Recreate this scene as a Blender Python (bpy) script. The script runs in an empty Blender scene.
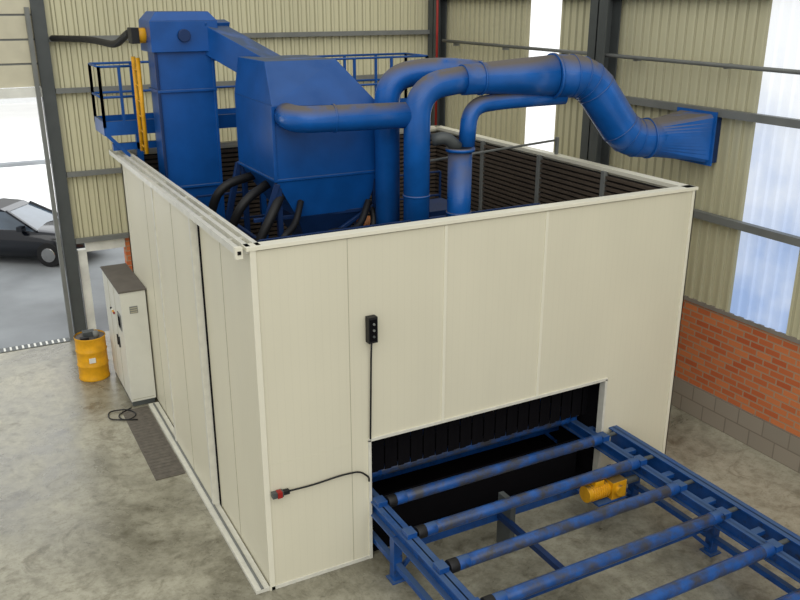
import bpy, bmesh, math, random
from mathutils import Vector, Euler, Matrix
random.seed(3)
scene=bpy.context.scene
# ---------------------------------------------------------------- materials
def lin(c): 
    return tuple(((x/255)/12.92 if x/255<=.04045 else (((x/255)+.055)/1.055)**2.4) for x in c)+(1,)
def mat(name,rgb,rough=.5,metal=0,noise=.12,scale=4,dust=None,dust_lo=.45,dust_hi=1,bump=0,spec=.4,streak=None,lines=0,patch=None):
    m=bpy.data.materials.new(name); m.use_nodes=True; nt=m.node_tree; N=nt.nodes; L=nt.links
    b=N['Principled BSDF']; b.inputs['Roughness'].default_value=rough; b.inputs['Metallic'].default_value=metal
    b.inputs['Specular IOR Level'].default_value=spec
    tc=N.new('ShaderNodeTexCoord')
    n=N.new('ShaderNodeTexNoise'); n.inputs['Scale'].default_value=scale; n.inputs['Detail'].default_value=6
    if streak:
        mp=N.new('ShaderNodeMapping'); mp.inputs['Scale'].default_value=streak; L.new(tc.outputs['Object'],mp.inputs[0]); L.new(mp.outputs[0],n.inputs[0])
    else: L.new(tc.outputs['Object'],n.inputs[0])
    r=N.new('ShaderNodeValToRGB'); c=lin(rgb)
    r.color_ramp.elements[0].position=.3; r.color_ramp.elements[1].position=.7
    r.color_ramp.elements[0].color=tuple(x*(1-noise) for x in c[:3])+(1,)
    r.color_ramp.elements[1].color=tuple(min(1,x*(1+noise)) for x in c[:3])+(1,)
    L.new(n.outputs[0],r.inputs[0]); out=r.outputs[0]
    if patch:
        col,sc,lo,hi=patch
        n4=N.new('ShaderNodeTexNoise'); n4.inputs['Scale'].default_value=sc; n4.inputs['Detail'].default_value=6; n4.inputs['Roughness'].default_value=.65; L.new(tc.outputs['Object'],n4.inputs[0])
        m4=N.new('ShaderNodeMapRange'); m4.inputs[1].default_value=lo; m4.inputs[2].default_value=hi; L.new(n4.outputs[0],m4.inputs[0])
        mx=N.new('ShaderNodeMix'); mx.data_type='RGBA'; L.new(m4.outputs[0],mx.inputs['Factor']); L.new(out,mx.inputs['A']); mx.inputs['B'].default_value=lin(col); out=mx.outputs['Result']
    if lines:
        s=N.new('ShaderNodeSeparateXYZ'); L.new(tc.outputs['Object'],s.inputs[0])
        ad=N.new('ShaderNodeMath'); ad.operation='ADD'; L.new(s.outputs[0],ad.inputs[0]); L.new(s.outputs[1],ad.inputs[1])
        ml=N.new('ShaderNodeMath'); ml.operation='MULTIPLY'; L.new(ad.outputs[0],ml.inputs[0]); ml.inputs[1].default_value=1/lines
        fr=N.new('ShaderNodeMath'); fr.operation='FRACT'; L.new(ml.outputs[0],fr.inputs[0])
        lt=N.new('ShaderNodeMath'); lt.operation='LESS_THAN'; L.new(fr.outputs[0],lt.inputs[0]); lt.inputs[1].default_value=.1
        sc=N.new('ShaderNodeMath'); sc.operation='MULTIPLY'; L.new(lt.outputs[0],sc.inputs[0]); sc.inputs[1].default_value=.04
        mx=N.new('ShaderNodeMix'); mx.data_type='RGBA'; L.new(sc.outputs[0],mx.inputs['Factor']); L.new(out,mx.inputs['A']); mx.inputs['B'].default_value=lin((150,144,120)); out=mx.outputs['Result']
    if dust:
        g=N.new('ShaderNodeNewGeometry'); s=N.new('ShaderNodeSeparateXYZ'); L.new(g.outputs['Normal'],s.inputs[0])
        mr=N.new('ShaderNodeMapRange'); mr.inputs[1].default_value=dust_lo; mr.inputs[2].default_value=dust_hi; L.new(s.outputs[2],mr.inputs[0])
        n2=N.new('ShaderNodeTexNoise'); n2.inputs['Scale'].default_value=3; n2.inputs['Detail'].default_value=5; L.new(tc.outputs['Object'],n2.inputs[0])
        m2=N.new('ShaderNodeMapRange'); m2.inputs[1].default_value=.2; m2.inputs[2].default_value=.5; L.new(n2.outputs[0],m2.inputs[0])
        mu=N.new('ShaderNodeMath'); mu.operation='MULTIPLY'; L.new(mr.outputs[0],mu.inputs[0]); L.new(m2.outputs[0],mu.inputs[1])
        mx=N.new('ShaderNodeMix'); mx.data_type='RGBA'; L.new(mu.outputs[0],mx.inputs['Factor']); L.new(out,mx.inputs['A']); mx.inputs['B'].default_value=lin(dust)
        out=mx.outputs['Result']
        m3=N.new('ShaderNodeMapRange'); m3.inputs[3].default_value=rough; m3.inputs[4].default_value=.75; L.new(mu.outputs[0],m3.inputs[0]); L.new(m3.outputs[0],b.inputs['Roughness'])
    L.new(out,b.inputs['Base Color'])
    return m
def brickmat(name,ax,c1,c2,mortar,w,h,ms=.012):
    m=bpy.data.materials.new(name); m.use_nodes=True; nt=m.node_tree; N=nt.nodes; L=nt.links
    b=N['Principled BSDF']; b.inputs['Roughness'].default_value=.85
    tc=N.new('ShaderNodeTexCoord'); s=N.new('ShaderNodeSeparateXYZ'); c=N.new('ShaderNodeCombineXYZ')
    L.new(tc.outputs['Object'],s.inputs[0]); L.new(s.outputs[ax],c.inputs[0]); L.new(s.outputs[2],c.inputs[1])
    t=N.new('ShaderNodeTexBrick'); L.new(c.outputs[0],t.inputs[0]); t.inputs['Scale'].default_value=1
    t.inputs['Brick Width'].default_value=w; t.inputs['Row Height'].default_value=h; t.inputs['Mortar Size'].default_value=ms
    t.inputs['Color1'].default_value=lin(c1); t.inputs['Color2'].default_value=lin(c2); t.inputs['Mortar'].default_value=lin(mortar)
    t.inputs['Bias'].default_value=0
    L.new(t.outputs[0],b.inputs['Base Color'])
    bp=N.new('ShaderNodeBump'); bp.invert=True; bp.inputs['Strength'].default_value=.6; bp.inputs['Distance'].default_value=.01
    L.new(t.outputs[1],bp.inputs['Height']); L.new(bp.outputs[0],b.inputs['Normal'])
    return m
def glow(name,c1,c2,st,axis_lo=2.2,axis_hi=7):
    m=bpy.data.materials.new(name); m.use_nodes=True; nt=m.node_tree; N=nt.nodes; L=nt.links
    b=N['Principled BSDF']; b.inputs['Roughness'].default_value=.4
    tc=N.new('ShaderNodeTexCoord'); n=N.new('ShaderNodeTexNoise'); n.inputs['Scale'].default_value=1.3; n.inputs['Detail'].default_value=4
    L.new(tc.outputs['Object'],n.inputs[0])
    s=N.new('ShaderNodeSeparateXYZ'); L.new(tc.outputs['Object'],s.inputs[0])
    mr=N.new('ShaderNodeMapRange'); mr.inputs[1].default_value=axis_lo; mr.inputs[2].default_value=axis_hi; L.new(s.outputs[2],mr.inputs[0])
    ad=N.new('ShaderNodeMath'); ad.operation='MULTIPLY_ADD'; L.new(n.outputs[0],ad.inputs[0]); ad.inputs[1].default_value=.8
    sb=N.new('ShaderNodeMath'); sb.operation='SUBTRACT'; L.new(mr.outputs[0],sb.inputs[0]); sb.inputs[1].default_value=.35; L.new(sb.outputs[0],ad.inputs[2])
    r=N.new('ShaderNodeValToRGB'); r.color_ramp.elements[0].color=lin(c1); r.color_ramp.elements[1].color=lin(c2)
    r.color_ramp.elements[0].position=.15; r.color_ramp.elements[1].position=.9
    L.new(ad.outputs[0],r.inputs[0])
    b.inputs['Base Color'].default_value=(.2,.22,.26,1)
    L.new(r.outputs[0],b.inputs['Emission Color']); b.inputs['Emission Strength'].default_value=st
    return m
M={}
M['panel']=mat('cream_panel',(220,215,193),.4,noise=.03,scale=1.2,streak=(1,1,.4),lines=.1)
M['panel2']=mat('cream_panel_seam',(231,227,208),.4,noise=.02)
M['seam']=mat('panel_joint',(172,167,146),.6,noise=.03)
M['galv']=mat('white_rail',(214,212,200),.35,noise=.08,scale=8)
M['blue']=mat('blue_paint',(16,78,150),.3,noise=.14,scale=3,dust=(70,82,98),dust_lo=.5)
M['duct']=mat('blue_duct_paint',(22,90,168),.27,noise=.15,scale=3,dust=(98,92,88),dust_lo=.25,dust_hi=.8)
M['dblue']=mat('dark_blue_paint',(16,46,92),.45,noise=.15,scale=3)
M['cblue']=mat('conveyor_blue',(24,74,142),.35,noise=.18,scale=6,dust=(62,88,128),dust_lo=.7,patch=((40,52,74),7,.55,.7))
M['louv']=mat('rubber_lining',(84,73,62),.7,noise=.15)
M['louvb']=mat('lining_backing',(30,27,25),.8,noise=.1)
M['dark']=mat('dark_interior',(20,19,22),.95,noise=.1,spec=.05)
M['black']=mat('black_rubber',(22,22,24),.55,noise=.1)
M['steel']=mat('grey_steel',(118,120,117),.5,noise=.1,scale=3)
M['dsteel']=mat('dark_grey_steel',(78,82,82),.5,noise=.1,scale=3)
M['clad']=mat('cream_cladding',(206,201,168),.45,noise=.07,scale=.8,streak=(1,1,.3))
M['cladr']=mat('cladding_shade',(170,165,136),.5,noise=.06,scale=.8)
M['door']=mat('door_slat',(202,196,172),.5,noise=.05)
M['yellow']=mat('yellow_paint',(220,160,22),.4,noise=.15,scale=8,dust=(110,90,50),dust_lo=.8)
M['orange']=mat('orange_paint',(170,100,36),.45,noise=.15,scale=6)
M['cab']=mat('cabinet_grey',(212,211,200),.45,noise=.04)
M['cabtop']=mat('cabinet_top_dusty',(96,90,84),.7,noise=.15)
M['red']=mat('red_plastic',(150,30,25),.4)
M['white']=mat('white_plastic',(228,228,220),.4)
M['roller']=mat('worn_roller',(34,80,146),.3,noise=.3,scale=5,patch=((64,66,74),4,.4,.62))
M['grate']=mat('floor_plate',(96,90,82),.7,noise=.2,scale=12)
M['conc']=mat('concrete_block',(140,132,122),.9,noise=.12)
M['yardfar']=mat('yard_concrete',(240,240,240),.9,noise=.04,scale=.4)
M['asph']=mat('yard_asphalt',(136,140,144),.8,noise=.25,scale=.5)
M['car']=mat('car_paint',(16,20,30),.12,metal=.3,noise=.05,spec=1)
M['glass']=mat('car_glass',(84,98,114),.04,noise=.3,scale=1,spec=1)
M['chrome']=mat('chrome',(170,170,170),.25,metal=.9)
M['bldg']=mat('render_white',(222,224,226),.8,noise=.03)
M['brickY']=brickmat('orange_brick',1,(190,90,48),(216,128,76),(178,148,120),.29,.112,.013)
M['brickX']=brickmat('orange_brick_back',0,(190,90,48),(216,128,76),(178,148,120),.29,.112,.013)
M['blockY']=brickmat('grey_block',1,(158,148,134),(150,141,128),(134,124,112),.5,.285,.012)
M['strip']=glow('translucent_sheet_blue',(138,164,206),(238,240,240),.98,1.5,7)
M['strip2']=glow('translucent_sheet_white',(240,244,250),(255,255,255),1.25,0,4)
def floormat():
    m=bpy.data.materials.new('polished_concrete'); m.use_nodes=True; nt=m.node_tree; N=nt.nodes; L=nt.links
    b=N['Principled BSDF']; tc=N.new('ShaderNodeTexCoord')
    def noise(s,d,r,dist=0):
        n=N.new('ShaderNodeTexNoise'); n.inputs['Scale'].default_value=s; n.inputs['Detail'].default_value=d; n.inputs['Roughness'].default_value=r; n.inputs['Distortion'].default_value=dist; L.new(tc.outputs['Object'],n.inputs[0]); return n
    def ramp(n,p0,c0,p1,c1):
        r=N.new('ShaderNodeValToRGB'); e=r.color_ramp.elements; e[0].position=p0; e[0].color=c0; e[1].position=p1; e[1].color=c1; L.new(n.outputs[0],r.inputs[0]); return r.outputs[0]
    def mult(a,b_):
        mx=N.new('ShaderNodeMix'); mx.data_type='RGBA'; mx.blend_type='MULTIPLY'; mx.inputs['Factor'].default_value=1; L.new(a,mx.inputs['A']); L.new(b_,mx.inputs['B']); return mx.outputs['Result']
    n1=noise(.38,10,.68,.6)
    a=ramp(n1,.38,lin((116,112,97)),.6,lin((174,170,152)))
    a=mult(a,ramp(noise(6,9,.72),.36,(.7,.69,.66,1),.56,(1,1,1,1)))
    a=mult(a,ramp(noise(1.5,7,.7,1.6),.34,(.62,.6,.56,1),.47,(1,1,1,1)))
    a=mult(a,ramp(noise(22,4,.6),.3,(.75,.74,.72,1),.45,(1,1,1,1)))
    L.new(a,b.inputs['Base Color'])
    mr=N.new('ShaderNodeMapRange'); mr.inputs[1].default_value=.35; mr.inputs[2].default_value=.65; mr.inputs[3].default_value=.2; mr.inputs[4].default_value=.45; L.new(n1.outputs[0],mr.inputs[0]); L.new(mr.outputs[0],b.inputs['Roughness'])
    return m
M['floor']=floormat()
# ---------------------------------------------------------------- builder
class B:
    def __init__(s,name): s.name=name; s.bm=bmesh.new(); s.mats=[]
    def mi(s,k):
        if k not in s.mats: s.mats.append(k)
        return s.mats.index(k)
    def poly(s,vs,faces,k,smooth=False):
        v=[s.bm.verts.new(p) for p in vs]; i=s.mi(k)
        for f in faces:
            try: fc=s.bm.faces.new([v[j] for j in f]); fc.material_index=i; fc.smooth=smooth
            except ValueError: pass
        return v
    def box(s,a,b,k):
        x0,y0,z0=[min(a[i],b[i]) for i in range(3)]; x1,y1,z1=[max(a[i],b[i]) for i in range(3)]
        vs=[Vector(p) for p in [(x0,y0,z0),(x1,y0,z0),(x1,y1,z0),(x0,y1,z0),(x0,y0,z1),(x1,y0,z1),(x1,y1,z1),(x0,y1,z1)]]
        s.poly(vs,[(0,3,2,1),(4,5,6,7),(0,1,5,4),(1,2,6,5),(2,3,7,6),(3,0,4,7)],k)
    def hexa(s,vs,k): s.poly(vs,[(0,3,2,1),(4,5,6,7),(0,1,5,4),(1,2,6,5),(2,3,7,6),(3,0,4,7)],k)
    def beam(s,p,q,w,h,k):
        p=Vector(p);q=Vector(q); d=(q-p).normalized(); up=Vector((0,0,1)) if abs(d.z)<.95 else Vector((0,1,0))
        r=d.cross(up).normalized(); u=r.cross(d)
        c=[]
        for e in (p,q):
            for a,b in ((-1,-1),(1,-1),(1,1),(-1,1)): c.append(e+r*a*w/2+u*b*h/2)
        s.poly(c,[(0,1,2,3),(7,6,5,4),(0,4,5,1),(1,5,6,2),(2,6,7,3),(3,7,4,0)],k)
    def tube(s,path,rad,k,n=24,cap=True):
        P=[Vector(p) for p in path]; R=rad if isinstance(rad,(list,tuple)) else [rad]*len(P)
        i=s.mi(k); rings=[]; prev=None
        for j,p in enumerate(P):
            t=(P[min(j+1,len(P)-1)]-P[max(j-1,0)]).normalized()
            if prev is None:
                a=Vector((0,0,1)) if abs(t.z)<.9 else Vector((1,0,0)); r=t.cross(a).normalized()
            else: r=(prev-t*prev.dot(t)).normalized()
            prev=r; u=t.cross(r)
            rings.append([s.bm.verts.new(p+(r*math.cos(2*math.pi*q/n)+u*math.sin(2*math.pi*q/n))*R[j]) for q in range(n)])
        for A,Bq in zip(rings,rings[1:]):
            for q in range(n):
                f=s.bm.faces.new([A[q],A[(q+1)%n],Bq[(q+1)%n],Bq[q]]); f.material_index=i; f.smooth=True
        if cap:
            for rg in (rings[0],rings[-1]):
                f=s.bm.faces.new(rg); f.material_index=i
        return rings
    def cyl(s,p,q,r,k,n=20,r2=None): s.tube([p,q],[r,r if r2 is None else r2],k,n)
    def ring(s,c,d,r,k,w=.04,n=24):
        c=Vector(c);d=Vector(d).normalized(); s.cyl(c-d*w/2,c+d*w/2,r,k,n)
    def done(s,bevel=0,xf=None):
        bmesh.ops.recalc_face_normals(s.bm,faces=s.bm.faces)
        if xf is not None: bmesh.ops.transform(s.bm,matrix=xf,verts=s.bm.verts)
        me=bpy.data.meshes.new(s.name); s.bm.to_mesh(me); s.bm.free()
        for k in s.mats: me.materials.append(M[k])
        o=bpy.data.objects.new(s.name,me); bpy.context.collection.objects.link(o)
        if bevel:
            md=o.modifiers.new('bevel','BEVEL'); md.width=bevel; md.segments=2; md.limit_method='ANGLE'; md.angle_limit=math.radians(50)
        return o
def fillet(pts,r,n=6):
    pts=[Vector(p) for p in pts]; out=[pts[0]]
    for a,b,c in zip(pts,pts[1:],pts[2:]):
        d1=(a-b);d2=(c-b); rr=min(r,d1.length*.49,d2.length*.49)
        p=b+d1.normalized()*rr; q=b+d2.normalized()*rr
        for i in range(n+1):
            t=i/n; out.append(p*(1-t)**2+b*2*t*(1-t)+q*t*t)
    out.append(pts[-1]); return out
def lerp(a,b,t): return a+(b-a)*t

# ================================================================ ROOM SHELL
XR=8.35; YB=10.2
b=B('floor'); b.box((-16,-14,-.2),(XR,YB,0),'floor'); b.done()
b=B('yard_ground'); b.box((-30,YB,-.22),(30,22.5,-.02),'asph'); b.box((-60,22.5,-.22),(60,120,-.02),'yardfar'); 
b.box((-30,33,-.02),(30,33.5,.12),'asph'); b.done()
def clad(b,ax,c,u0,u1,z0,z1,fn,sgn):
    per=.2; prof=[(0,0),(.10,0),(.125,1),(.175,1)]
    pts=[]; u=u0
    while u<u1-1e-6:
        for du,h in prof:
            if u+du<=u1: pts.append((u+du,h))
        u+=per
    pts.append((u1,0))
    for (a,ha),(d,hb) in zip(pts,pts[1:]):
        vs=[]
        for (uu,h) in ((a,ha),(d,hb)):
            for z in (z0,z1):
                w=c+sgn*.035*h
                vs.append((w,uu,z) if ax==0 else (uu,w,z))
        k=fn((a+d)/2); 
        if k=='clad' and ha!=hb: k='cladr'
        b.poly(vs,[(0,2,3,1)],k)
b=B('wall_right')
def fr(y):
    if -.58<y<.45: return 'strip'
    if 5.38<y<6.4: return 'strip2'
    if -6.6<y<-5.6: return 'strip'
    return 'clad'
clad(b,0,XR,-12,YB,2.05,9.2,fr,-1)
b.box((XR-.02,-12,0.57),(XR+.2,YB,2.05),'brickY')
b.box((XR-.05,-12,0),(XR+.2,YB,.57),'blockY')
b.box((XR-.04,-12,2.05),(XR+.2,YB,2.12),'conc')
b.done()
b=B('wall_back')
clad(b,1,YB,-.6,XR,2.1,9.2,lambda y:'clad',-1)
b.box((.42,YB-.02,0),(XR,YB+.2,2.1),'brickX')
b.done()
b=B('steel_portal_frame')
for z in (3.63,5.33,7.1):
    b.box((XR-.16,-12,z-.06),(XR-.04,YB-.1,z+.06),'steel')
for z in (2.17,3.6,5.3,6.3,7.6):
    b.box((-.6,YB-.14,z-.05),(XR-.1,YB-.04,z+.05),'steel')
def hcol(b,x0,x1,y0,y1,z1,k):
    t=.03
    b.box((x0,y0,0),(x0+t,y1,z1),k); b.box((x1-t,y0,0),(x1,y1,z1),k)
    ym=(y0+y1)/2; b.box((x0,ym-t/2,0),(x1,ym+t/2,z1),k)
hcol(b,7.95,XR-.06,3.65,4.1,9.2,'dsteel')
hcol(b,8.05,XR-.06,9.66,YB-.06,9.2,'dsteel')
hcol(b,7.95,XR-.06,-5.2,-4.8,9.2,'dsteel')
b.box((7.9,3.6,0),(XR-.06,4.15,.04),'dsteel')
b.done()
b=B('door_1')
b.box((-.86,YB-.12,0),(-.61,YB+.12,9.2),'dsteel'); b.box((-.98,YB-.2,0),(-.9,YB-.05,6.9),'steel')
b.box((-7,YB-.1,5.2),(-.86,YB+.1,5.38),'white')
z=5.4
while z<9.1:
    b.box((-7,YB-.03,z),(-.86,YB+.05,z+.42),'door'); b.box((-7,YB-.01,z+.42),(-.86,YB+.03,z+.46),'steel'); z+=.46
b.box((-7.2,YB-.12,0),(-7,YB+.12,9.2),'dsteel')
b.box((-.58,YB-.05,0),(-.4,YB+.1,1.95),'white'); b.box((-.4,YB-.05,1.9),(.42,YB+.1,2.1),'white')
b.done()
b=B('floor_drain'); b.box((-7,YB-.26,0),(-.99,YB-.02,.012),'dsteel')
x=-7
while x<-1.05: b.box((x,YB-.24,.012),(x+.04,YB-.05,.02),'white'); x+=.12
b.done()
b=B('compressed_air_pipe')
b.tube([(XR-.25,9.5,6.12),(XR-.25,-11,6.0)],.035,'steel',10)
y=9
while y>-10: b.box((XR-.25,y,6.02),(XR-.1,y+.04,6.1),'steel'); y-=2
b.tube([(8.0,9.62,3),(8.0,9.62,9)],.03,'red',10)
b.done()
# ================================================================ ENCLOSURE
W=6.65; Lh=7.2; H=4.5; T=.1
b=B('blasting_enclosure')
b.box((0,0,0),(1.41,T,1.77),'panel'); b.box((5.27,0,0),(W,T,1.77),'panel'); b.box((0,0,1.77),(W,T,H-.06),'panel')
b.box((1.15-.004,-.003,0.02),(1.15+.004,0,H-.06),'seam')
for x in (2.48,4.02):
    b.box((x-.022,-.012,1.79),(x+.022,0,H-.06),'panel2'); b.box((x+.022,-.003,1.79),(x+.028,0,H-.06),'seam')
b.box((1.38,-.02,0),(1.42,T,1.77),'galv'); b.box((5.26,-.02,0),(5.3,T,1.77),'galv'); b.box((1.38,-.02,1.75),(5.3,T,1.79),'galv')
for c in (-.02,W-.05): b.box((c,-.015,0),(c+.07,-.001,H-.03),'panel2')
b.box((W-.001,-.015,0),(W+.02,T,H-.03),'panel2')
b.box((-.06,-.03,H-.045),(W+.04,T+.04,H),'panel2')
b.box((0,-.015,0),(1.41,0,.05),'galv')
b.box((W-T,T,0),(W,Lh,H-.06),'panel'); b.box((W-T-.05,0,H-.06),(W+.03,Lh,H),'panel2')
b.box((0,Lh-T,0),(W-T,Lh,H-.06),'panel'); b.box((0,Lh-T-.03,H-.06),(W,Lh+.03,H),'panel2')
b.box((0,T,0),(T,2.25,H-.1),'panel')
b.box((-.1,2.15,.03),(-.02,4.3,H-.14),'panel'); b.box((0,4.2,.03),(T,Lh,H-.1),'panel')
for y in (1.2,3.2,5.4): 
    xx=-.104 if 2.2<y<4.3 else -.004
    b.box((xx,y-.005,.05),(xx+.004,y+.005,H-.14),'seam')
b.box((-.115,2.13,.03),(-.015,2.19,H-.14),'galv'); b.box((-.02,2.1,.03),(.0,2.13,H-.14),'dark')
b.box((-.115,4.27,.03),(-.015,4.33,H-.14),'galv')
for xx in (-.17,-.05,.07): b.box((xx,0.02,H-.08),(xx+.055,Lh+.1,H),'galv')
for y in (.5,1.7,2.9,4.1,5.3,6.5): b.box((-.16,y,H-.1),(.12,y+.05,H-.03),'galv')
b.box((-.2,0.0,0),(-.02,5.95,.05),'galv'); b.box((-.13,0,.05),(-.1,5.9,.07),'steel')
b.box((-.18,-.02,H-.12),(-.1,.05,H+.01),'panel2'); b.box((-.16,-.03,H-.07),(-.12,-.02,H-.03),'dark')
z=.5
while z<4.36:
    b.box((W-T-.07,.12,z),(W-T-.015,Lh-T,z+.05),'louv'); b.box((.12,Lh-T-.07,z),(W-T,Lh-T-.015,z+.05),'louv'); z+=.085
b.box((W-T-.014,.1,0),(W-T,Lh-T,4.4),'louvb'); b.box((.1,Lh-T-.014,0),(W-T,Lh-T,4.4),'louvb'); b.box((.1,T,1.8),(W-T,T+.015,4.4),'louvb'); b.box((T,T,0),(T+.015,Lh-T,4.4),'louvb')
for y in (1.7,3.4,5.2): b.box((W-T-.1,y,0),(W-T-.02,y+.08,H-.05),'steel')
for x in (1.6,3.3,5.0): b.box((x,Lh-T-.1,0),(x+.08,Lh-T-.02,H-.05),'dsteel')
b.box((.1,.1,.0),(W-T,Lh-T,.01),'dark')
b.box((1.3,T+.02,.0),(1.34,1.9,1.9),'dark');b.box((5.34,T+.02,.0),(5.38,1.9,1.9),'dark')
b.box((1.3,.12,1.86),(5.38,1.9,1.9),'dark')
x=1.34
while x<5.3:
    b.box((x,.42+.02*(int(x*10)%2),1.0),(x+.095,.43+.02*(int(x*10)%2),1.86),'dark'); x+=.1  # near-black curtain strips added to stand in for shade inside the opening
b.box((1.57,.34,.01),(5.13,.36,.66),'dark')  # added near-black sheet, same painted shade below the rollers
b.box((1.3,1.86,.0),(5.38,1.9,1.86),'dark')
b.done(.003)
b=B('push_button_station'); 
b.box((1.36,-.11,3.13),(1.48,-.02,3.46),'black'); b.box((1.375,-.125,3.16),(1.465,-.11,3.43),'dark')
for z,k in ((3.38,'steel'),(3.3,'steel'),(3.22,'dsteel')): b.cyl((1.42,-.14,z),(1.42,-.12,z),.015,k,12)
b.tube(fillet([(1.42,-.06,3.13),(1.42,-.04,2.9),(1.4,-.035,1.8)],.05),.012,'black',8)
b.done()
b=B('power_socket_switch')
b.box((.06,-.09,1.35),(.2,-.02,1.42),'dsteel'); b.box((.12,-.1,1.345),(.18,-.02,1.425),'red'); b.box((.2,-.08,1.36),(.28,-.02,1.41),'black')
b.tube(fillet([(.28,-.05,1.385),(.6,-.04,1.37),(1.0,-.04,1.4),(1.25,-.04,1.38),(1.37,-.04,1.26),(1.37,-.04,1.2)],.15),.012,'black',8)
b.done()
# ================================================================ MACHINE
b=B('bucket_elevator')
b.box((.42,5.5,0.02),(1.32,6.1,6.25),'blue'); 
b.box((.34,5.42,6.25),(1.42,6.2,6.72),'blue'); b.hexa([(.34,5.42,6.72),(1.42,5.42,6.72),(1.42,6.2,6.72),(.34,6.2,6.72),(.46,5.5,6.86),(1.3,5.5,6.86),(1.3,6.12,6.86),(.46,6.12,6.86)],'blue')
for z in (1.2,2.6,4.05,5.62,6.25): b.box((.385,5.465,z),(1.355,6.135,z+.045),'blue')
b.box((.385,5.47,.02),(.43,5.5,6.25),'dblue'); b.box((1.3,5.47,.02),(1.345,5.5,6.25),'blue')
b.cyl((.86,5.36,6.5),(.86,5.44,6.5),.1,'dblue',16); b.cyl((.2,5.8,6.5),(.34,5.8,6.5),.12,'yellow',16); b.box((.1,5.65,6.38),(.22,5.95,6.62),'black')
b.done(.008)
b=B('feed_chute')
b.beam((1.36,5.7,6.47),(2.0,4.5,5.95),.46,.44,'blue'); b.beam((1.36,5.72,6.49),(1.42,5.6,6.44),.54,.52,'blue')
b.done(.01)
b=B('dust_separator_hopper')
x0,x1,y0,y1=1.4,3.1,3.0,4.7
b.hexa([(x0,y0,4.55),(x1,y0,4.55),(x1,y1,4.55),(x0,y1,4.55),(x0,y0,5.62),(x1,y0,5.55),(x1,y1,5.55),(x0,y1,5.65)],'blue')
b.hexa([(x0,y0,5.62),(x1,y0,5.55),(x1,y1,5.55),(x0,y1,5.65),(x0+.08,y0+.45,6.2),(x1-.5,y0+.45,6.2),(x1-.5,y1-.05,6.2),(x0+.08,y1-.05,6.2)],'blue')
b.hexa([(1.75,3.1,3.95),(2.9,3.1,3.95),(2.9,4.3,3.95),(1.75,4.3,3.95),(x0,y0,4.55),(x1,y0,4.55),(x1,y1,4.55),(x0,y1,4.55)],'blue')
b.hexa([(2.05,3.4,3.3),(2.45,3.4,3.3),(2.45,3.9,3.3),(2.05,3.9,3.3),(1.75,3.1,3.95),(2.9,3.1,3.95),(2.9,4.3,3.95),(1.75,4.3,3.95)],'dblue')
b.box((2.05,3.4,3.02),(2.45,3.9,3.3),'dblue')
b.box((x0-.02,y0-.02,4.53),(x1+.02,y1+.02,4.57),'blue')
b.box((x1-.03,y0-.02,4.55),(x1+.02,y0+.03,5.55),'blue'); b.box((x0-.02,y0-.02,4.55),(x0+.03,y0+.03,5.62),'blue')
for (xa,ya) in ((x0+.06,y0+.06),(x1-.06,y0+.06),(x0+.06,y1-.06),(x1-.06,y1-.06)):
    b.beam((xa,ya,4.55),(xa,ya,3.02),.08,.08,'dblue')
b.beam((x0+.05,y0+.05,4.5),(x0-.4,y0+.3,3.02),.09,.09,'dblue'); b.beam((x0,y1,4.55),(x0-.4,y1,3.02),.09,.09,'dblue'); b.beam((x0+.1,y0+.05,3.2),(x1-.1,y0+.05,4.0),.06,.06,'dblue')
b.beam((x0-.2,y0+.2,3.6),(x0-.2,y1,3.6),.06,.06,'dblue'); b.beam((x0-.3,y0+.2,3.95),(x1,y0+.1,3.95),.06,.06,'dblue')
# dark hoses under the hopper
for pts,r_ in (([(1.6,3.2,4.4),(1.3,2.9,4.1),(1.0,2.9,3.6),(.9,3.1,3.02)],.07),([(1.5,3.6,4.4),(1.0,3.4,4.2),(.8,3.6,3.6),(1.0,3.9,3.02)],.07),([(1.5,4.3,4.4),(.9,4.2,4.3),(.75,4.4,3.7),(1.2,4.9,3.02)],.07),([(2.9,3.0,4.1),(2.6,2.75,3.7),(2.0,2.7,3.8),(1.5,2.8,3.02)],.055),([(1.8,3.05,4.2),(1.6,2.8,3.9),(1.3,2.6,3.8),(1.2,2.5,3.02)],.05),([(2.9,3.4,4.2),(3.0,2.95,3.9),(2.8,2.8,3.5),(2.8,2.8,3.02)],.05)):
    b.tube(fillet(pts,.3),r_,'black',10)
b.done(.008)
b=B('shot_blasting_machine')
b.box((.7,1.95,.0),(5.6,5.3,2.9),'dblue'); b.box((.6,1.93,2.9),(5.7,5.35,3.0),'dsteel')
for x,y in ((1.3,2.3),(3.7,4.6),(4.6,4.3),(4.9,2.6),(1.1,4.6)):
    b.cyl((x-.2,y,3.25),(x+.2,y,3.25),.17,'orange',16); b.box((x-.3,y-.2,3.0),(x+.3,y+.2,3.08),'dblue'); b.cyl((x+.2,y,3.25),(x+.32,y,3.25),.2,'dblue',16)
b.box((2.9,4.8,3.0),(3.3,5.2,3.7),'orange'); b.box((1.9,2.3,3),(2.5,2.6,3.6),'dsteel')
b.box((4.0,3.0,3.0),(4.7,3.8,3.8),'dblue')
for x in (.8,2.2,3.7,5.5): 
    b.beam((x,2.1,3.0),(x,2.1,3.95),.04,.04,'dblue'); b.beam((x,5.2,3.0),(x,5.2,3.95),.04,.04,'dblue')
for z in (3.5,3.95): b.beam((.8,2.1,z),(5.5,2.1,z),.03,.03,'dblue'); b.beam((.8,5.2,z),(5.5,5.2,z),.035,.035,'dblue')
b.beam((4.4,5.0,3.0),(4.4,5.0,4.3),.12,.12,'orange')
b.done(.008)
b=B('extraction_ductwork')
b.tube(fillet([(3.3,2.2,3.02),(3.3,2.2,5.85),(4.2,2.2,5.95)],.5,10),.195,'duct',28)
b.tube(fillet([(3.15,2.85,3.02),(3.15,2.85,5.95),(3.9,2.7,6.05),(4.4,2.25,6.0)],.42,10),.19,'duct',28)
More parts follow.
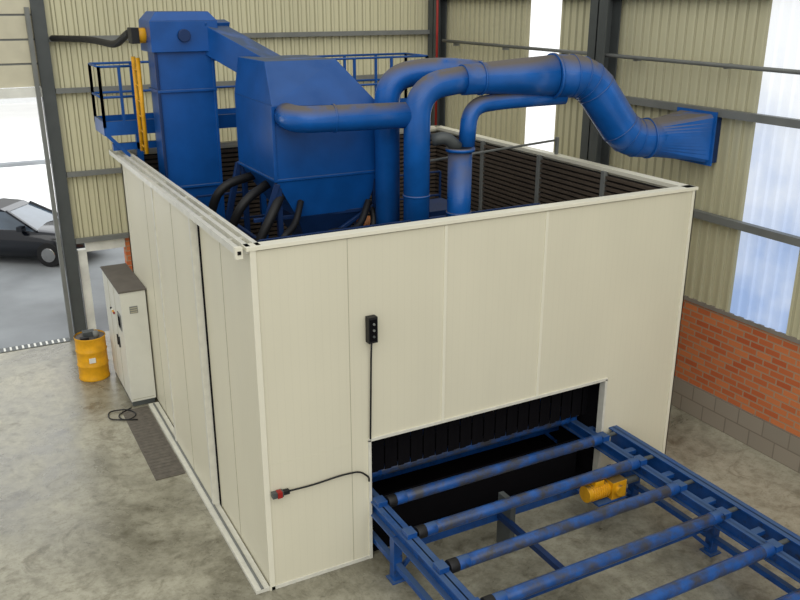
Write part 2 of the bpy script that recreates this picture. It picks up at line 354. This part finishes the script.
b.tube(fillet([(1.6,2.99,5.47),(1.6,2.5,5.47),(3.3,2.25,5.47)],.35,10),.185,'duct',28)
b.ring((2.1,2.44,5.47),(1,-.14,0),.2,'duct',.03); b.ring((3.3,2.2,4.3),(0,0,1),.205,'duct',.03)
main=[(4.05,2.2,5.93),(4.35,2.18,5.94),(4.9,2.1,5.95),(5.5,1.95,5.95)]
b.tube(main,[.22,.225,.26,.31],'duct',32)
b.ring((4.35,2.18,5.94),(1,-.1,0),.245,'duct',.03,32); b.ring((5.5,1.95,5.95),(1,-.1,0),.335,'duct',.04,32)
el=fillet([(5.5,1.95,5.95),(6.1,1.85,5.93),(6.85,1.67,4.93),(7.5,1.56,4.95)],.42,10)
n=len(el); rr=[lerp(.315,.3,i/(n-1)) for i in range(n)]; b.tube(el,rr,'duct',32)
for i in (1,4,7,10,13,16,19):
    if i<n-1: b.ring(el[i],el[i+1]-el[i-1],rr[i]+.01,'duct',.015,32)
b.ring((7.2,1.61,4.94),(1,-.18,0),.325,'duct',.03,32)
N_=48; i=b.mi('duct'); A=[];Bv=[]
for q in range(N_):
    t=2*math.pi*(q+.5)/N_; c,s_=math.cos(t),math.sin(t); A.append(b.bm.verts.new((7.25,1.6+.3*c,4.94+.3*s_)))
    m_=max(abs(c),abs(s_)); Bv.append(b.bm.verts.new((8.14,1.5+.38*c/m_,4.92+.39*s_/m_)))
for q in range(N_):
    f=b.bm.faces.new([A[q],A[(q+1)%N_],Bv[(q+1)%N_],Bv[q]]); f.material_index=i
b.box((8.12,1.08,4.49),(8.15,1.92,5.35),'duct'); b.box((8.15,1.12,4.53),(8.3,1.88,5.31),'dblue')
b.cyl((3.95,2.05,3.02),(3.95,2.05,4.93),.18,'duct',24); b.ring((3.95,2.05,4.95),(0,0,1),.22,'duct',.05); b.ring((3.95,2.05,4.97),(0,0,1),.17,'black',.02); b.ring((3.95,2.05,4.0),(0,0,1),.195,'duct',.03)
b.tube(fillet([(4.1,2.12,4.95),(4.17,2.15,5.55),(4.7,2.15,5.6),(5.75,1.95,5.64)],.4,10),.125,'duct',20)
b.tube(fillet([(3.52,2.15,5.1),(3.7,2.05,5.15),(3.9,2.05,4.98)],.1),.09,'dsteel',14)
b.done()
b=B('tie_rod'); b.cyl((3.5,2.5,4.72),(W-.12,3.1,4.75),.02,'steel',8); b.beam((W-.07,3.1,4.51),(W-.07,3.1,4.8),.05,.05,'steel'); b.done()
b=B('access_platform')
px0,px1,py0,py1,pz=-.3,6.0,6.62,7.5,4.98
b.box((px0,py0,pz-.06),(px1,py1,pz),'dblue'); b.box((px0,py0-.02,pz-.14),(px1,py0+.04,pz+.1),'blue'); b.box((px0,py1-.04,pz-.14),(px1,py1+.02,pz+.1),'blue'); b.box((px0-.02,py0,pz-.14),(px0+.04,py1,pz+.1),'blue')
b.box((px0+.1,py0,pz-.4),(.6,py0+.08,pz-.28),'blue')
for x in (.2,.9,2.4,3.9,5.8):
    b.box((x,py0,0.02),(x+.1,py0+.1,pz-.1),'blue')
def rail(b,p,q,n,z0):
    p=Vector(p);q=Vector(q)
    for i in range(n+1):
        c=p.lerp(q,i/n); b.beam((c.x,c.y,z0),(c.x,c.y,z0+1.0),.045,.045,'blue')
    for z in (.5,1.0): b.tube([(p.x,p.y,z0+z),(q.x,q.y,z0+z)],.022,'blue',8)
rail(b,(px0,py0,0),(.35,py0,0),2,pz); rail(b,(px0,py0,0),(px0,py1,0),1,pz); rail(b,(px0,py1,0),(px1,py1,0),9,pz); rail(b,(px1,py0,0),(px1,py1,0),1,pz); rail(b,(3.6,py0,0),(px1,py0,0),3,pz)
b.beam((px0,py0,pz-.1),(px0+.45,py0,pz-.6),.06,.06,'blue')
b.tube([(.22,5.95,4.6),(.22,5.95,6.15)],.035,'yellow',10); b.tube([(.22,6.3,4.6),(.22,6.3,6.15)],.035,'yellow',10)
for z in [4.7+.25*i for i in range(6)]: b.tube([(.22,5.95,z),(.22,6.3,z)],.018,'yellow',8)
b.done()
b=B('air_hose'); b.tube(fillet([(-.55,YB-.2,6.32),(-.1,8.5,6.35),(.1,7.0,6.3),(.15,6.3,6.5),(.16,5.97,6.55)],.5,8),.06,'black',12); b.done()
# ================================================================ CONVEYOR
b=B('roller_conveyor')
zr=.88; ye=-4.4; ys=1.6
def chan(x,w,z0,z1,y0=ye,y1=ys):
    b.box((x,y0,z0),(x+w,y1,z0+.02),'cblue'); b.box((x,y0,z1-.02),(x+w,y1,z1),'cblue'); b.box((x+w*.4,y0,z0),(x+w*.55,y1,z1),'cblue')
chan(1.4,.17,.66,.88); chan(5.14,.12,.68,.86); chan(5.42,.16,.62,.94)
ry=[1.35,.62,-.13,-.91,-1.66,-2.4,-3.17,-3.93]
for y in ry:
    b.cyl((1.6,y,zr),(5.12,y,zr),.078,'roller',24)
    b.cyl((1.58,y,zr),(1.7,y,zr),.084,'black',24); b.cyl((1.7,y,zr),(1.85,y,zr),.081,'cblue',24); b.cyl((4.98,y,zr),(5.13,y,zr),.083,'cblue',24)
    b.box((1.42,y-.08,.88),(1.55,y+.08,.95),'cblue'); b.box((5.14,y-.08,.86),(5.26,y+.08,.94),'cblue')
    b.cyl((5.2,y,zr+.02),(5.46,y,zr+.02),.03,'dsteel',12)
    b.box((5.26,y+.3,.8),(5.42,y+.4,.86),'cblue')
for y in (1.1,-.55,-2.05,-3.6):
    b.box((1.5,y-.05,.42),(5.5,y+.05,.54),'cblue')
    for x in (1.43,5.44):
        b.box((x,y-.06,0),(x+.12,y+.06,.7),'cblue'); b.box((x-.04,y-.1,0),(x+.16,y+.1,.02),'cblue')
    b.beam((1.52,y,.1),(1.9,y,.46),.05,.05,'cblue'); b.beam((5.44,y,.1),(5.05,y,.46),.05,.05,'cblue')
b.box((1.4,ye-.02,.66),(5.58,ye+.08,.9),'cblue')
b.box((1.45,-3.6,.2),(1.53,1.1,.28),'cblue'); b.box((5.45,-3.6,.2),(5.53,1.1,.28),'cblue')
b.box((3.0,-2.05,.46),(3.08,-.55,.54),'dblue'); b.box((3.06,-.82,.02),(3.14,-.52,.8),'dsteel')
b.done(.004)
b=B('gear_motor')
cx,cy,cz=4.55,-.92,.64
b.cyl((cx-.28,cy,cz),(cx+.05,cy,cz),.11,'yellow',20); b.cyl((cx-.33,cy,cz),(cx-.28,cy,cz),.118,'yellow',20)
for i in range(7): b.ring((cx-.24+.04*i,cy,cz),(1,0,0),.123,'yellow',.012)
b.box((cx+.05,cy-.13,cz-.14),(cx+.3,cy+.13,cz+.13),'yellow'); b.cyl((cx+.17,cy-.18,cz),(cx+.17,cy+.18,cz),.08,'yellow',16); b.cyl((cx+.3,cy,cz),(cx+.62,cy,cz),.05,'dsteel',14)
b.box((cx-.2,cy-.06,cz+.1),(cx-.05,cy+.06,cz+.18),'yellow'); b.box((cx-.2,cy-.15,cz-.16),(cx+.3,cy+.4,cz-.13),'cblue')
b.done(.006)
# ================================================================ FLOOR ITEMS
b=B('electrical_cabinet')
x0,x1,y0,y1,h=-.47,-.03,6.05,7.75,2.2
b.box((x0+.02,y0+.02,0),(x1-.02,y1-.02,.1),'dsteel'); b.box((x0,y0,.1),(x1,y1,h),'cab'); b.box((x0-.02,y0-.02,h),(x1+.02,y1+.02,h+.03),'cabtop')
for y in (y0+.6,y0+1.15): b.box((x0-.004,y-.006,.14),(x0,y+.006,h-.05),'seam')
b.box((x0-.015,y0+.12,1.45),(x0,y0+.4,1.75),'steel'); b.box((x0-.02,y0+.16,1.5),(x0-.015,y0+.36,1.7),'dark')
for y in (y0+.53,y0+.68): b.box((x0-.025,y-.02,1.0),(x0,y+.02,1.2),'black')
for i in range(4): b.cyl((x0-.03,y0+.75+.1*i,1.6),(x0,y0+.75+.1*i,1.6),.022,['red','yellow','white','black'][i],10)
b.box((x0+.14,y0-.01,1.8),(x1-.16,y0,1.93),'steel')
for i in range(3): b.box((x0+.15,y0-.016,1.81+.04*i),(x1-.17,y0-.008,1.83+.04*i),'seam')
b.box((x0+.03,y0-.004,.14),(x1-.03,y0,.15),'seam')
b.done(.008)
b=B('oil_drum')
c=(-.84,7.8)
prof=[(0,.285),(.02,.295),(.04,.285),(.28,.285),(.3,.298),(.32,.285),(.57,.285),(.59,.298),(.61,.285),(.84,.285),(.86,.295),(.88,.288)]
b.tube([(c[0],c[1],z) for z,_ in prof],[q for _,q in prof],'yellow',36,cap=False)
b.cyl((c[0],c[1],.83),(c[0],c[1],.85),.284,'cabtop',36); b.cyl((c[0],c[1],0),(c[0],c[1],.01),.284,'yellow',36)
b.box((c[0]-.12,c[1]-.05,.85),(c[0]+.1,c[1]+.12,.95),'dsteel'); b.cyl((c[0]+.1,c[1]-.12,.85),(c[0]+.1,c[1]-.12,.98),.05,'steel',12); b.box((c[0]-.2,c[1]-.2,.85),(c[0]-.04,c[1]-.1,.9),'black')
b.box((c[0]-.1,c[1]-.3,.4),(c[0]+.02,c[1]-.29,.5),'white')
b.done()
b=B('steel_floor_plate'); b.box((-.68,3.3,0),(-.22,5.95,.015),'grate')
for i in range(26): b.box((-.66,3.34+.1*i,.015),(-.24,3.36+.1*i,.018),'grate')
b.done()
b=B('power_cable')
b.tube(fillet([(-.5,6.0,.02),(-.8,5.8,.02),(-.7,5.5,.02),(-.45,5.65,.02),(-.55,5.95,.03),(-.9,6.05,.02),(-.95,5.7,.02),(-.5,5.45,.03)],.15),.012,'black',8); b.done()
# ================================================================ CAR
b=B('car')
Wd=1.75
st=[(0,.4,.8,.62),(.12,.26,.93,.76),(.6,.2,.98,.86),(1.6,.18,.97,.875),(2.8,.18,.96,.875),(3.3,.2,.92,.86),(3.9,.22,.84,.82),(4.25,.26,.72,.72),(4.38,.36,.58,.58)]
ring=[]
for x,zl,zb,hw in st:
    zm=(zl+zb)/2
    sec=[(-hw*.9,zl),(-hw,zm-.08),(-hw,zm+.12),(-hw*.93,zb-.03),(-hw*.7,zb+.02),(0,zb+.05),(hw*.7,zb+.02),(hw*.93,zb-.03),(hw,zm+.12),(hw,zm-.08),(hw*.9,zl)]
    ring.append([b.bm.verts.new((x,Wd/2+yy,zz)) for yy,zz in sec])
i=b.mi('car')
for A,C2 in zip(ring,ring[1:]):
    for q in range(11):
        f=b.bm.faces.new([A[q],A[(q+1)%11],C2[(q+1)%11],C2[q]]); f.material_index=i; f.smooth=True
for rg in (ring[0],ring[-1]):
    f=b.bm.faces.new(rg); f.material_index=i
lo=[(.3,.95),(.85,1.38),(1.5,1.46),(2.2,1.42),(3.2,.92)]
def cabin(lo,k,top=.22):
    n=len(lo); vs=[]
    for s in (0,1):
        for x,z in lo:
            ins=.1+(top if z>1.2 else 0); vs.append((x,(ins if s==0 else Wd-ins),z))
    b.poly(vs,[tuple(range(n)),tuple(range(2*n-1,n-1,-1))]+[(i,i+n,(i+1)%n+n,(i+1)%n) for i in range(n)],k)
cabin(lo,'glass'); cabin([(.8,1.35),(.95,1.42),(1.5,1.49),(2.1,1.46),(2.3,1.38)],'car',.2)
for xa,xb in ((.35,.82),(1.6,1.6),(3.2,2.28)):
    for s in (0.1,Wd-.1): 
        b.beam((xa,s,.93),(xb,(s+.2 if s<1 else s-.2),1.41),.06,.06,'car')
for x in (.8,3.5):
    for y in (-.02,Wd-.2):
        b.cyl((x,y+.01,.31),(x,y+.21,.31),.33,'black',24); b.cyl((x,y-.02,.31),(x,y+.24,.31),.19,'chrome',16)
b.box((4.1,.2,.6),(4.3,.5,.72),'white'); b.box((4.1,Wd-.5,.6),(4.3,Wd-.2,.72),'white'); b.box((4.3,.55,.34),(4.4,Wd-.55,.5),'black')
b.box((2.75,-.12,.95),(2.9,.08,1.08),'car'); b.box((4.36,.62,.42),(4.42,1.12,.5),'white')
b.box((1.5,-.01,.78),(1.66,.02,.81),'chrome')
b.done(.0,Matrix.Translation((-3.6,18.2,-.0))@Matrix.Rotation(math.radians(-36),4,'Z')@Matrix.Scale(1.04,4))
b=B('wall_exterior'); b.box((-25,60,-.1),(8,61,3.2),'bldg'); b.box((-14,59.9,0),(-9,60,2.2),'asph'); b.done()
# ================================================================ LIGHT
w=bpy.data.worlds.new('world'); scene.world=w; w.use_nodes=True
bg=w.node_tree.nodes['Background']; bg.inputs[0].default_value=(.97,.98,.96,1); bg.inputs[1].default_value=.7
def sun(rot,e,ang,c=(1,1,1)):
    l=bpy.data.lights.new('daylight','SUN'); l.energy=e; l.angle=ang; l.color=c
    o=bpy.data.objects.new('daylight',l); o.rotation_euler=rot; bpy.context.collection.objects.link(o)
sun((math.radians(44),math.radians(-22),0),1.4,math.radians(70),(1,.985,.92))
def area(n,loc,rot,sx,sy,e,c):
    l=bpy.data.lights.new(n,'AREA'); l.shape='RECTANGLE'; l.size=sx; l.size_y=sy; l.energy=e; l.color=c
    o=bpy.data.objects.new(n,l); o.location=loc; o.rotation_euler=rot; bpy.context.collection.objects.link(o)
area('yard_fill',(-6,30,12),(0,0,0),30,20,4500,(.95,.98,1))  # added area lamp that makes the yard brighter than the hall
cam=bpy.data.cameras.new('camera'); cam.lens=38.25; cam.sensor_width=36; cam.clip_end=300
o=bpy.data.objects.new('camera',cam); o.location=(-2.78,-8.62,7.03); o.rotation_euler=(math.pi/2-math.radians(19.44),0,-math.radians(28.2)); bpy.context.collection.objects.link(o); scene.camera=o
scene.view_settings.view_transform='Standard'
